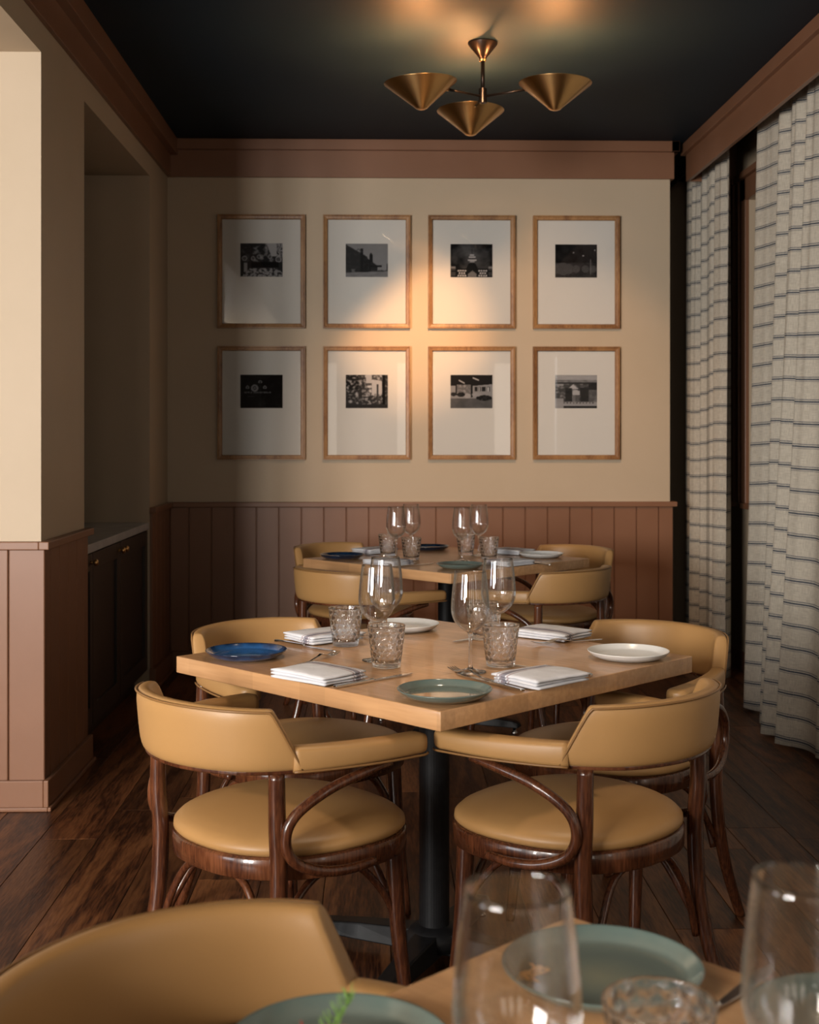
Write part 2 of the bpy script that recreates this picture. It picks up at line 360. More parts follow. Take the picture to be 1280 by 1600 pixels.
# window wall with two openings
W1, W2 = (5.2, 7.04), (7.38, 8.1); ZS0, ZS1 = .94, 2.62
wr = S_('wall_right', boxbm(
    (XW, 2.3, -2.2, W1[0], 0, ZC), (XW, 2.3, W1[1], W2[0], 0, ZC), (XW, 2.3, W2[1], 8.6, 0, ZC),
    (XW, 2.3, W1[0], W1[1], 0, ZS0), (XW, 2.3, W2[0], W2[1], 0, ZS0),
    (XW, 2.3, W1[0], W1[1], ZS1, ZC), (XW, 2.3, W2[0], W2[1], ZS1, ZC)), M_cream)
for n, (a, b) in enumerate((W1, W2)):
    fr = S_('window_%d' % (n+1), boxbm((XW+.14, XW+.19, a, a+.05, ZS0, ZS1), (XW+.14, XW+.19, b-.05, b, ZS0, ZS1),
        (XW+.14, XW+.19, a, b, ZS0, ZS0+.05), (XW+.14, XW+.19, a, b, ZS1-.05, ZS1), (XW+.14, XW+.19, a, b, 1.76, 1.80)), M_brown, bevel=.003)
    obj('pane', boxbm((XW+.160, XW+.166, a+.05, b-.05, ZS0+.05, 1.76), (XW+.160, XW+.166, a+.05, b-.05, 1.80, ZS1-.05)), M_wpane, fr)
    obj('sill', boxbm(XW-.035, XW+.14, a-.09, b+.09, ZS0-.03, ZS0), M_brown, fr, bevel=.003)
    cs = [(XW-.022, XW, a-.13, a, ZS0, ZS1+.12), (XW-.022, XW, b, b+.13, ZS0, ZS1+.12), (XW-.022, XW, a-.13, b+.13, ZS1, ZS1+.12),
          (XW-.034, XW-.02, b+.10, b+.135, ZS0, ZS1+.15), (XW-.034, XW-.02, a-.135, a-.10, ZS0, ZS1+.15)]
    obj('casing', boxbm(*cs), M_brown, fr, bevel=.003)
    obj('casing_head', boxbm(XW-.045, XW, a-.15, b+.15, ZS1+.12, ZS1+.155), M_brown, fr, bevel=.003)

S_('wall_low', boxbm(-.97, -.87, -.6, 1.3, 0, 1.03), M_brown, bevel=.004)   # unseen screen, added to shade the nearest chair
# crown mouldings: flat board and projecting cap
def crown(name, kind_boxes): return S_(name, boxbm(*kind_boxes), M_brown, bevel=.002)
crown('trim_1', [(XL, XE+.02, YB-.022, YB, ZCR, ZC), (XL, XE+.045, YB-.05, YB, ZCAP, ZC-.001), (XE, XE+.02, YB, 8.3, ZCR, ZC), (XE, XE+.045, YB-.05, 8.3, ZCAP, ZC-.001)])
crown('trim_2', [(XL, XL+.02, -2.2, YB-.02, ZCR, ZC), (XL, XL+.062, -2.2, YB-.02, ZCAP-.03, ZC-.001)])
crown('trim_3', [(XV, XV+.022, -2.2, 7.30, ZCR, ZC), (XVC, XV+.022, -2.2, 7.31, ZCAP, ZC-.001), (XV, XW, 7.28, 7.30, ZCR, ZC)])

# wainscot: boards, cap and baseboard; every board is a piece of its wall
def board(parent, x0, x1, y0, y1):
    """tongue-and-groove board standing proud of the wall"""
    obj('board', boxbm(x0, x1, y0, y1, .10, ZW), M_brown, parent, bevel=.0028, seg=1)
g = .0045
# back wall boards
x = -.315-.1265*7
back_pitch = .1265
bx = XL+.016
xs = [bx] + [(-.309 + back_pitch*k) for k in range(-6, 16) if bx+.02 < -.309+back_pitch*k < XE-.01] + [XE+.016]
for a, b in zip(xs[:-1], xs[1:]): board(wb, a+g/2, b-g/2, YB-.016, YB)
obj('groove_backing', boxbm(XL, XE+.008, YB-.006, YB, .05, ZW), M_brown, wb)
S_('trim_4', boxbm((XL, XE+.035, YB-.036, YB, ZW, ZW+.028),(XE, XE+.035, YB, 8.3, ZW, ZW+.028)), M_brown, bevel=.003)
S_('baseboard_back', boxbm((XL, XE+.022, YB-.034, YB-.016, 0, .105), (XL, XE+.03, YB-.046, YB-.034, 0, .014)), M_brown, bevel=.003)
board(wb, XE, XE+.016, YB+.002, YB+.13); board(wb, XE, XE+.016, YB+.135, YB+.26)
# near pier, face towards the room (normal -Y) and side (normal +X)
x = XL+.016; wdt = .128
for k in range(9):
    board(wl, x-wdt+g, x, YP0-.016, YP0); x -= wdt
obj('groove_backing', boxbm(XL-1.2, XL+.005, YP0-.006, YP0, .05, ZW), M_brown, wl)
y = YP0
ys = [YP0, YP0+.065, YP0+.195, YP0+.327, YP0+.46, YP0+.59, YP1]
for a, b in zip(ys[:-1], ys[1:]): board(wl, XL, XL+.016, a+g/2, b-g/2)
ys = [YP2+.002, YP2+.12, YP2+.247, YP2+.374, YP2+.50, YB-.018]
for a, b in zip(ys[:-1], ys[1:]): board(wl, XL, XL+.016, a+g/2, b-g/2)
S_('trim_5', boxbm((XL-1.3, XL, YP0-.036, YP0, ZW, ZW+.028), (XL+.0002, XL+.036, YP0-.036, YP1+.02, ZW, ZW+.028)), M_brown, bevel=.003)
S_('trim_6', boxbm(XL, XL+.036, YP2-.01, YB-.03, ZW, ZW+.028), M_brown, bevel=.003)
S_('baseboard_left', boxbm(
    (XL-1.3, XL+.016, YP0-.034, YP0-.016, 0, .105), (XL+.0162, XL+.034, YP0-.034, YP1+.012, 0, .105),
    (XL-1.3, XL+.034, YP0-.046, YP0-.034, 0, .014), (XL+.0342, XL+.046, YP0-.046, YP1+.014, 0, .014),
    (XL+.016, XL+.034, YP2, YB-.034, 0, .105), (XL+.034, XL+.046, YP2, YB-.046, 0, .014), (XL-.0, XL+.034, YP2-.012, YP2, 0, .105)), M_brown, bevel=.003)
S_('baseboard_right', boxbm(XW-.018, XW, -2.2, 8.35, 0, .105), M_brown, bevel=.003)

# ------------------------------------------------------------------ cabinets in the recess
cabs = [(YP1+.004, YP1+.20, 1), (YP1+.204, YP1+.775, 1), (YP1+.779, YP2-.004, 0)]
cl = ['dark built-in cabinet nearest the pier, narrow, under the pale counter', 'dark built-in cabinet in the middle of the recess with a brass knob', 'dark built-in cabinet at the far end of the recess counter']
for (a, b, side), lb in zip(cabs, cl):
    t = thing('cabinet', lb, 'cabinet', (XL-.03, (a+b)/2, 0), 0, 'built-in cabinets in the recess')
    h = (b-a)/2
    obj('body', boxbm((-.55, -.004, -h, h, .09, .826), (-.55, -.05, -h, h, 0, .09)), M_cab, t)
    bm = bmesh.new(); s_ = .07 if h > .15 else .045; y0, y1 = -h+.003, h-.003
    for q in ((0, .02, y0, y0+s_, .10, .82), (0, .02, y1-s_, y1, .10, .82), (0, .02, y0+s_, y1-s_, .10, .10+.08), (0, .02, y0+s_, y1-s_, .75, .82), (0, .008, y0+s_, y1-s_, .18, .75)): box(bm, *q)
    dr = obj('door', bm, M_cab, t, bevel=.0015)
    ky = (y1-.035) if side else (y0+.035)
    bm = bmesh.new(); lathe(bm, [(0, 0), (.009, 0), (.006, .006), (.005, .012), (.0135, .018), (.015, .024), (.011, .03), (0, .032)], 18)
    kn = obj('knob', bm, M_brass, dr, smooth=True); kn.rotation_euler = (0, PI/2, 0); kn.location = (.02, ky, .785)
tag(obj('countertop', boxbm(XR, XL-.002, YP1+.002, YP2-.002, .828, .864), M_stone, bevel=.002), 'pale stone countertop on the dark cabinets in the recess', 'countertop')

# ------------------------------------------------------------------ curtains
def curtain(name, label, y0, y1, xc, seed, flare, ztop=2.918, zbot=.018, nfold=9, bot_shift=(0, 0), amp=.035):
    rnd = random.Random(seed); nu, nv = int(22*nfold+160), 46
    ph = [rnd.uniform(0, 6.28) for _ in range(6)]
    bm = bmesh.new(); uvl = bm.loops.layers.uv.new('UVMap'); V = []; us = []
    for j in range(nv+1):
        v = j/nv; z = zbot+(ztop-zbot)*v; low = 1-v; rowv = []
        for i in range(nu+1):
            u = i/nu
            yy = y0+(y1-y0)*u + (bot_shift[0]*(1-u)+bot_shift[1]*u)*low
            wv = u + .018*math.sin(2*PI*u*2.3+ph[0])+.01*math.sin(2*PI*u*5.1+ph[1])
            fold = math.sin(2*PI*wv*nfold+ph[2]+.5*low*math.sin(6*u+ph[3]))
            fold = math.copysign(abs(fold)**.7, fold)
            fine = math.sin(2*PI*wv*nfold*2.7+ph[4])
            a = amp*(.62+.5*low**.8)*(.8+.35*math.sin(2*PI*u*1.7+ph[5]))
            pinch = .35*v**10
            xx = xc - a*fold*(1-pinch) - .006*fine*(.4+.9*v) - flare(u)*low**1.35
            yy += .012*math.cos(2*PI*wv*nfold+ph[2])*(.5+low)
            rowv.append(bm.verts.new((xx, yy, z + (0.006*math.sin(9*u+ph[1]) if j == 0 else 0))))
        V.append(rowv)
    arc = [0.0]
    mid = V[nv//2]
    for i in range(nu): arc.append(arc[-1]+(mid[i+1].co-mid[i].co).length)
    for j in range(nv):
        for i in range(nu):
            f = bm.faces.new((V[j][i], V[j][i+1], V[j+1][i+1], V[j+1][i])); f.smooth = True
            for lp, (jj, ii) in zip(f.loops, ((j, i), (j, i+1), (j+1, i+1), (j+1, i))):
                zz = V[jj][ii].co.z
                lp[uvl].uv = (arc[ii], zz + .012*math.sin(arc[ii]*5+ph[3]))
    o = obj(name, bm, M_curtain); sm = o.modifiers.new('s', 'SOLIDIFY'); sm.thickness = .0022
    for f in o.data.polygons: f.use_smooth = True
    return tag(o, label, 'curtain', 'striped linen curtains on the window wall')
curtain('curtain', 'striped linen curtain beside the picture wall, the narrower one', 6.78, 7.72, 1.865, 3, lambda u: .0, nfold=5.3, amp=.028, bot_shift=(.02, .05))
curtain('curtain', 'broad striped linen curtain flaring at its hem on the window side', 1.2, 6.31, 1.865, 11,
        lambda u: .03+.14*math.exp(-((u-.85)/.065)**2)+.05*math.exp(-((u-.99)/.05)**2), nfold=25.5, amp=.034, bot_shift=(0, -.09))
rod = bmesh.new(); tube(rod, [(XW-.16, -1.5, 2.935), (XW-.16, 8.3, 2.935)], .012)
tag(obj('curtain_rod', rod, M_black, smooth=True), 'black curtain rod hidden behind the brown valance board', 'curtain rod')

# ------------------------------------------------------------------ pictures
def lum_noise(x, y, s, o=0): return noise.fractal(Vector((x*s, y*s, o)), 1.0, 2.0, 4)
def px_market(x, y):
    n = lum_noise(x, y, 9, 1)
    l = .03
    if y > .45: l = .03+max(0, n)*.35*(1 if x > .3 else .2)
    if y > .62 and x > .62+(1-y)*.3: l = .42
    if x > .86 and y > .6: l = .40 if math.sin(x*90+n*9+y*40) > 0 else .05
    for cx, cy, r in ((.1, .55, .06), (.3, .55, .05), (.44, .6, .05), (.9, .52, .07), (.7, .6, .05)):
        if (x-cx)**2+((y-cy)*.8)**2 < r*r: l = .10 if (x-cx)**2+((y-cy)*.8)**2 < r*r*.55 else .38
    if .25 < x < .9 and .28 < y < .45: l = .012
    if .08 < x < .16 and .15 < y < .42: l = .32
    if y < .25 and .08+(.25-y)*-.2+y*.6 < x < 1.0-max(0, (y-.12))*1.0: l = .34 if lum_noise(x, y, 16, 3) > -.02 else .05
    return l
def px_street(x, y):
    l = .27-.05*y + .02*lum_noise(x, y, 4)
    roof = .98-.72*x if x < .52 else .56-.9*(x-.52)
    if y < roof and x < .66: l = .022+.02*max(0, lum_noise(x, y, 8))+(.012 if x < .36 else 0)
    if .56 < x < .64 and y < .74-(abs(x-.60))*2.0: l = .02
    if .35 < x < .41 and y < .86: l = .02
    if .26 < x < .4 and abs(y-(.84-.12*abs(x-.3)*8)) < .015: l = .05
    if .6 < x < .76 and y < .47-(x-.6)*.8: l = .03
    if .6 < x < .86 and .30 < y < .36: l = .02
    if x > .6 and y < .20 + .05*lum_noise(x, 1, 9): l = .05
    if x > .97 and y < .4: l = .03
    if y < .13+.04*x: l = .21+.05*lum_noise(x, y*3, 7)
    if .1 < x < .26 and .13 < y < .24 and lum_noise(x, y, 14, 5) > -.1: l = .13
    return l
def px_tower(x, y):
    r = math.hypot(x-.52, (y-.62)*.8)
    l = max(.008, .10-.18*r + .06*lum_noise(x, y, 3, 2))
    if abs(x-.515) < .006 and .70 < y < .86: l = .01
    for cy, ww in ((.66, .05), (.60, .08), (.52, .105), (.47, .06)):
        if abs(x-.515) < ww and abs(y-cy) < .022: l = .42 if (cy != .47) else .3
        if abs(x-.515) < ww and -.05 < y-cy < -.022: l = .02
    if y < .42 and abs(x-.515) < .16-.35*(y-.2): l = .012
    if y < .26:
        l = .012
        for r_ in range(3):
            for c_ in range(18):
                cx, cy = .08+c_*.055+(r_ % 2)*.0275, .05+r_*.075
                if .18 < cx < .38 or .66 < cx < .86:
                    if math.hypot(x-cx, (y-cy)*.78) < .021: l = .46
        if .42 < x < .62 and y < .2-abs(x-.52): l = .22 if int(y*60) % 2 else .10
    if (x < .12 or x > .9) and y < .34 and (int(y*30) % 5): l = .05+.15*(y > .27)
    return l
def px_barrels(x, y):
    l = .010+.012*y*x + .008*lum_noise(x, y, 6, 8)
    if y < .45:
        l = .03+.02*lum_noise(x, y, 20, 4)
        for cx, r in ((.05, .13), (.19, .15), (.32, .13), (.5, .10), (.72, .09), (.9, .08)):
            d = math.hypot((x-cx), (y-.26)*.8)
            if d < r: l = .12 if int(d*90) % 3 == 0 else .05
    if abs(x-.85) < .01 and .1 < y < .55: l = .12
    for cx, cy in ((.44, .75), (.67, .66), (.95, .82)):
        if math.hypot(x-cx, y-cy) < .016: l = .4
    return l
def px_night(x, y):
    l = .008+.01*max(0, lum_noise(x, y, 5, 6)) + (.006 if x < .5 else 0)
    d = math.hypot(x-.34, (y-.60)*.8)
    if .045 < d < .085: l = .22
    if d < .03: l = .16
    for cx, cy in ((.17, .62), (.47, .78), (.58, .62)):
        d = math.hypot(x-cx, (y-cy)*.8)
        if .022 < d < .042 and y > cy-.03: l = .22
    if abs(y-.47) < .03 and .1 < x < .72 and lum_noise(x*2, y, 20, 1) > -.15: l = .11
    if abs(y-.35) < .012 and .18 < x < .34: l = .05
    return l
def px_trees(x, y):
    n = lum_noise(x, y, 13, 11)
    l = .04 + max(0, n)*.5
    if .45 < x < .85 and y > .35: l = .07+max(0, n+.15)*.8
    if .48 < x < .62 and y > .75: l = .5
    if .62 < x < .86 and .42+.1*n < y < .85-.3*abs(x-.72): l = .52
    if abs(x-.755) < .02 and y < .72: l = .06
    if .87 < x < .94: l = .012
    if x < .3 and y > .55: l = .02+max(0, n-.1)*.6
    if y < .12: l = .035
    return l
def px_garage(x, y):
    l = .11+.03*lum_noise(x, y, 5)                           # floor
    if y > .30: l = .30
    if y > .68-.02*x+(.14*(x-.55) if x > .55 else .0)+.1*max(0, .5-x)*0: l = .02
    if .5 > x > .12 and .42 < y < .7: l = .16+.3*max(0, lum_noise(x, y, 16, 2))
    for a, b, c, d in ((.52, .92, .68, .84), (.2, .84, .34, .75)):
        t = (x-a)/(c-a)
        if 0 < t < 1 and abs(y-(b+(d-b)*t)) < .016: l = .55
    if abs(x-.51) < .022 and y > .32: l = .02
    if abs(x-.14) < .018 and y > .38: l = .02
    for cx, hw, c0 in ((.61, .025, .03), (.69, .018, .45), (.79, .03, .03), (.90, .022, .6)):
        if abs(x-cx) < hw+.012 and .50 < y < .64: l = .03
        if abs(x-cx) < hw-.006 and .51 < y < .63: l = c0
    for cx, cy, rx, ry, c in ((.80, .31, .19, .085, .018), (.40, .37, .08, .075, .36), (.62, .41, .11, .06, .34), (.25, .41, .1, .07, .02), (.07, .42, .07, .06, .03)):
        if ((x-cx)/rx)**2+((y-cy)/ry)**2 < 1: l = c + .05*max(0, lum_noise(x, y, 22, 7))
    return l
def px_house(x, y):
    n = lum_noise(x, y, 10, 15)
    l = .06+max(0, n)*.3
    if y > .86: l = .38-.05*lum_noise(x, y*5, 4)
    elif y > .78: l = .2+.1*n
    elif y > .74: l = .03
    if .3 < x < .56 and .58 < y < .58+.14*(1-abs(x-.43)/.13): l = .5
    if .03 < x < .2 and .68 < y < .73: l = .3
    if .24 < x < .4 and .2 < y < .62: l = .022
    if .60 < x < .82 and .18 < y < .62: l = .03
    if .80 < x and .2 < y < .78: l = .03 if y > .55 else .10+.1*max(0, n)
    if .41 < x < .58 and .2 < y < .56-abs(x-.495)*.5: l = .45 if y > .40 else (.22 if int(x*60) % 2 else .05)
    if y < .19: l = .33
    if y < .07: l = .015
    if .2 < x < .95 and .14 < y < .18 and int(x*26) % 2: l = .03
    if x < .2 and y < .3 and x < .3-y*.2: l = max(l, .3)
    return l
def print_mesh(fn, wd, hg):
    nx, nz = 88, 66
    bm = bmesh.new(); cl_ = bm.verts.layers.float_color.new('print'); V = []
    for j in range(nz+1):
        r = []
        for i in range(nx+1):
            v = bm.verts.new(((i/nx-.5)*wd, 0, (j/nz-.5)*hg)); l = max(.004, fn(i/nx, j/nz)*.95); v[cl_] = (l*1.02, l, l*1.02, 1); r.append(v)
        V.append(r)
    for j in range(nz):
        for i in range(nx): bm.faces.new((V[j][i], V[j][i+1], V[j+1][i+1], V[j+1][i]))
    return bm
def picture(xc, zc, fn, label):
    W, Hh, mo, dp = .492, .639, .026, .030
    t = thing('picture_frame', label, 'picture', (xc, YB, zc), 0, 'framed photographs on the back wall')
    bm = bmesh.new()
    prof = [(0, 0), (0, -dp), (.006, -dp), (.009, -dp+.004), (mo-.004, -dp+.006), (mo, -dp+.012), (mo, 0)]
    rings = []
    for sx, sz in ((-1, -1), (1, -1), (1, 1), (-1, 1)):
        rings.append([bm.verts.new((sx*(W/2-p), q, sz*(Hh/2-p))) for p, q in prof])
    for k in range(4):
        A, D = rings[k], rings[(k+1) % 4]
        for i in range(len(prof)-1): bm.faces.new((A[i], D[i], D[i+1], A[i+1]))
    obj('frame_moulding', bm, M_frame, t)
    obj('mat_board', boxbm(-W/2+mo-.002, W/2-mo+.002, -.008, -.002, -Hh/2+mo-.002, Hh/2-mo+.002), M_mat, t)
    p = obj('photograph', print_mesh(fn, .238, .188), M_print, t); p.location = (-.0, -.0088, .065)
    obj('glass', boxbm(-W/2+mo, W/2-mo, -.0155, -.0135, -Hh/2+mo, Hh/2-mo), M_pane, t)
cols = [-.661, -.0678, .5245, 1.1185]
rows = [2.2395, 1.499]
pics = [[(px_market, 'oak-framed photograph of people around a table outdoors, upper row, leftmost'), (px_street, 'oak-framed photograph of a dark building receding along a street under pale sky'),
         (px_tower, 'oak-framed dark photograph of a lit tiered tower above stacked casks'), (px_barrels, 'oak-framed near-black photograph of a row of barrels, upper row, rightmost')],
        [(px_night, 'oak-framed near-black photograph with faint lit arches and signs, lower row'), (px_trees, 'oak-framed photograph of trees dappled with light'),
         (px_garage, 'oak-framed photograph of parked cars in a lit hall'), (px_house, 'oak-framed photograph of a pale gabled house between dark trees')]]
for j, zc in enumerate(rows):
    for i, xc in enumerate(cols):
        picture(xc, zc, *pics[j][i])

# ------------------------------------------------------------------ chandelier
ch = thing('chandelier', 'brass three-cone ceiling light on a black stem', 'ceiling light', P(.311, 5.43, ZC))
bm = bmesh.new(); lathe(bm, [(0, 0), (.063, 0), (.063, -.006), (.02, -.06), (.013, -.07), (.013, -.078), (0, -.078)], 36); obj('canopy', bm, M_darkmetal, ch, smooth=True)
bm = bmesh.new(); lathe(bm, [(.0145, -.070), (.0145, -.078), (.011, -.080)], 24); obj('canopy_ring', bm, M_brass, ch, smooth=True)
bm = bmesh.new(); tube(bm, [Vector((0, 0, -.07)), Vector((0, 0, -.215))], .0085, 16); obj('stem', bm, M_darkmetal, ch, smooth=True)
bm = bmesh.new(); lathe(bm, [(0, -.195), (.017, -.195), (.017, -.255), (0, -.258)], 24); obj('hub', bm, M_darkmetal, ch)
zt = 2.655-ZC
for k, (dx, dy, tilt) in enumerate(((-.264, -.15, 3.5), (.286, -.15, 1.0), (-.03, .30, 1.5))):
    v = Vector((dx, dy, 0)); dr = v.normalized()
    a0 = dr*.012+Vector((0, 0, -.228)); a1 = dr*(v.length-.118)+Vector((0, 0, -.222)); a2 = dr*(v.length-.085)+Vector((0, 0, -.222))
    bm = bmesh.new(); tube(bm, [a0, a1], .0055, 12); arm = obj('arm', bm, M_darkmetal, ch, smooth=True)
    bm = bmesh.new(); tube(bm, [a1-dr*.012, a2], .0085, 14); obj('arm_collar', bm, M_brass, arm, smooth=True)
    sr = .150
    bm = bmesh.new()
    lathe(bm, [(0, 0), (.012, .001), (.024, .006), (.032, .014), (sr, .112), (sr+.001, .1135), (sr-.001, .1145), (.031, .0165), (.022, .009), (0, .004)], 56)
    sh = obj('shade', bm, M_brass, ch, smooth=True); sh.location = (dx, dy, zt)
    ax = Vector((-dr.y, dr.x, 0)); sh.rotation_mode = 'QUATERNION'
    from mathutils import Quaternion
    sh.rotation_quaternion = Quaternion(ax, math.radians(tilt))
    bm = bmesh.new(); bmesh.ops.create_uvsphere(bm, u_segments=16, v_segments=10, radius=.017, matrix=Matrix.Translation((0, 0, .062)))
    obj('bulb', bm, M_bulb, sh, smooth=True)
    bm = bmesh.new(); lathe(bm, [(0, .006), (.013, .006), (.013, .05), (0, .05)], 16); obj('bulb_socket', bm, M_black, sh, smooth=True)

# ------------------------------------------------------------------ chairs
def horseshoe():
    half = [(0, -.245), (.10, -.226), (.178, -.178), (.232, -.095), (.262, -.005), (.279, .085), (.285, .17)]
    pts = [(-x, y) for x, y in half[:0:-1]] + half
    return catmull([(x, y, 0) for x, y in pts], 12)
HS = horseshoe()
HL = [0.0]
for a, b in zip(HS[:-1], HS[1:]): HL.append(HL[-1]+(b-a).length)
HM = HL[-1]/2
def hpt(s):
    """point and outward normal at signed arc length s from the apex (s > 0 towards +x)"""
    t = min(max(s+HM, 0), HL[-1]); i = max(0, min(len(HL)-2, int(np.searchsorted(HL, t))-1))
    t = float(t); f = (t-HL[i])/(HL[i+1]-HL[i]); p = HS[i].lerp(HS[i+1], f)
    i0 = max(0, i-2); i1 = min(len(HS)-1, i+3); d = (HS[i1]-HS[i0]).normalized()
    return p, Vector((d.y, -d.x, 0))
s_end = HM
def make_chair(label):
    t = thing('armchair', label, 'chair', group='camel leather bentwood armchairs at the tables')
    # seat cushion
    def outline(a, gx=0.0):
        c, s = math.cos(a), math.sin(a); e = 2/2.35
        x = (.243+gx)*math.copysign(abs(c)**e, c); y = (.232+gx)*math.copysign(abs(s)**e, s)
        return x*(1+.10*y/.232), y
    def ringmesh(prof, seg=56):
        bm = bmesh.new(); R = []
        for gx, z, k in prof:
            if k == 0: R.append([bm.verts.new((0, DY, z+DZ))]); continue
            q = []
            for i in range(seg):
                x, y = outline(2*PI*i/seg, gx); q.append(bm.verts.new((x*k, y*k+DY, z+DZ)))
            R.append(q)
        for A, D in zip(R[:-1], R[1:]):
            for i in range(seg):
                j = (i+1) % seg
                if len(A) == 1: bm.faces.new((A[0], D[i], D[j]))
                elif len(D) == 1: bm.faces.new((A[i], A[j], D[0]))
                else: bm.faces.new((A[i], A[j], D[j], D[i]))
        return bm
    DY, DZ = .055, .030
    obj('seat', ringmesh([(0, .428, 0), (-.01, .428, 1), (-.002, .431, 1), (.004, .438, 1), (.003, .448, 1), (-.006, .457, 1), (-.02, .464, 1), (-.02, .472, .85), (-.02, .479, .65), (-.02, .484, .4), (0, .486, .15), (0, .486, 0)]), M_leather, t, smooth=True)
    obj('seat_frame', ringmesh([(-.03, .384, 1), (.002, .384, 1), (.006, .387, 1), (.007, .425, 1), (.003, .430, 1), (-.03, .430, 1), (-.03, .384, 1)]), M_bent, t, smooth=True)
    # backrest shell
    z0, z1 = .646, .778; th = .0185; hb, ht = .298, .232
    def half(v): return hb+(ht-hb)*v
    sec = []
    for k in range(28):
        a = 2*PI*k/28; c, s = math.cos(a), math.sin(a)
        sec.append((th*math.copysign(abs(c)**.55, c), .5+.5*math.copysign(abs(s)**.5, s)))
    bm = bmesh.new(); R = []; NU = 54
    def bp(u, w_, v, sc=1.0):
        s = float(u*half(v)); p, n = hpt(s); zz = z0+(z1-z0)*v - .006*(u*u)*v
        return p + n*float(w_*sc + .012*v - .002) + Vector((0, 0, float(zz)))
    us = [-1.012, -1.006] + [-1+2*i/NU for i in range(NU+1)] + [1.006, 1.012]
    for u in us:
        e = 1.0 if abs(u) <= .999 else (.93 if abs(u) < 1.004 else (.75 if abs(u) < 1.01 else .35))
        ring = []
        for w_, v in sec:
            vv = .5+(v-.5)*(1-(1-e)*.12); ring.append(bm.verts.new(bp(u, w_*e, vv)))
        R.append(ring)
    for A, D in zip(R[:-1], R[1:]):
        for k in range(28): bm.faces.new((A[k], A[(k+1) % 28], D[(k+1) % 28], D[k]))
    bm.faces.new(R[0]); bm.faces.new(R[-1])
    br = obj('backrest', bm, M_leather, t, smooth=True)
    for sg, vtop in ((1, .965),):
        path = [bp(-.985, sg*th*1.0, v) for v in np.linspace(.03, .9, 10)] + [bp(u, sg*th*.93, vtop) for u in np.linspace(-.97, .97, 60)] + [bp(.985, sg*th*1.0, v) for v in np.linspace(.9, .03, 10)]
        bm = bmesh.new(); tube(bm, path, .0026, 6); obj('piping', bm, M_pipe, br, smooth=True)
    # padded arms
    for sd in (-1, 1):
        bm = bmesh.new(); R = []; n = 22; ss = .275; L = s_end-ss
        ring_n = 20; low = []
        for i in range(n+5):
            if i <= n: u = i/n; k = 1.0; ext = 0
            else: q = (i-n)/4; k = math.sqrt(max(0, 1-q*q)) if q < 1 else .12; ext = q*.026; u = 1
            p, nr = hpt(sd*(ss+L*u)); fw = Vector((-nr.y, nr.x, 0))
            if fw.y < 0: fw = -fw
            p = p+fw*ext
            wd = (.020+.011*u)*k; hgt = .0215; zc = .6675-.003*u - .0
            ring = []
            for kk in range(ring_n):
                a = 2*PI*kk/ring_n; c, s = math.cos(a), math.sin(a)
                z_off = hgt*math.copysign(abs(s)**.6, s)*(1 if i <= n else (.55+.45*k))
                ring.append(bm.verts.new(p+nr*(wd*math.copysign(abs(c)**.6, c))+Vector((0, 0, zc+z_off+(.006*(1-u) if s > 0 else -.003*(1-u))))))
            R.append(ring)
            low.append(p+nr*(wd+.001)+Vector((0, 0, zc-.0205)))
        for A, D in zip(R[:-1], R[1:]):
            for kk in range(ring_n): bm.faces.new((A[kk], A[(kk+1) % ring_n], D[(kk+1) % ring_n], D[kk]))
        bm.faces.new(R[0]); bm.faces.new(R[-1])
        am = obj('arm', bm, M_leather, t, smooth=True)
        bm = bmesh.new(); tube(bm, low[:-1], .0026, 6); obj('piping', bm, M_pipe, am, smooth=True)
    # wooden rail below back and arms
    bm = bmesh.new(); R = []
    for i in range(61):
        s = -s_end+.012+(2*s_end-.024)*i/60; p, nr = hpt(s)
        R.append([bm.verts.new(p+nr*a_+Vector((0, 0, b_))) for a_, b_ in ((-.008, .640), (.008, .640), (.008, .650), (-.008, .650))])
    for A, D in zip(R[:-1], R[1:]):
        for k in range(4): bm.faces.new((A[k], A[(k+1) % 4], D[(k+1) % 4], D[k]))
    bm.faces.new(R[0]); bm.faces.new(R[-1]); obj('arm_rail', bm, M_bent, t, bevel=.003)
    for sd in (-1, 1):
        bm = bmesh.new(); tube(bm, catmull([(sd*.206, -.138, .640), (sd*.208, -.138, .54), (sd*.206, -.132, .43), (sd*.207, -.142, .28), (sd*.213, -.175, .14), (sd*.222, -.232, .0)], 6), [.0165, .0185, .0185, .0165, .0135], 14); obj('leg', bm, M_bent, t, smooth=True)
        bm = bmesh.new(); tube(bm, catmull([(sd*.186, .205, .42), (sd*.190, .214, .25), (sd*.196, .228, .12), (sd*.202, .240, .0)], 5), [.0205, .018, .0155, .0125], 14); obj('leg', bm, M_bent, t, smooth=True)
        bm = bmesh.new(); tube(bm, catmull([(sd*.279, .105, .634), (sd*.275, .035, .624), (sd*.262, -.052, .602), (sd*.240, -.118, .560), (sd*.232, -.136, .512), (sd*.238, -.118, .468), (sd*.255, -.065, .442), (sd*.268, .00, .434), (sd*.268, .07, .434)], 6), [.009, .011, .0115, .0115, .011, .0095], 12); obj('arm_support', bm, M_bent, t, smooth=True)
        # side arch between front and rear leg
        bm = bmesh.new(); tube(bm, catmull([(sd*.19, .222, .20), (sd*.185, .19, .30), (sd*.17, .12, .385), (sd*.165, .04, .405), (sd*.175, -.06, .36), (sd*.197, -.145, .225)], 6), .0085, 10); obj('brace', bm, M_bent, t, smooth=True)
    for y in (.212, -.14):
        bm = bmesh.new(); yy = 1 if y > 0 else -1
        tube(bm, catmull([(-.19, y+yy*.004, .20), (-.155, y, .31), (-.08, y-yy*.01, .40), (.08, y-yy*.01, .40), (.155, y, .31), (.19, y+yy*.004, .20)], 6), .0085, 10); obj('brace', bm, M_bent, t, smooth=True)
    return t
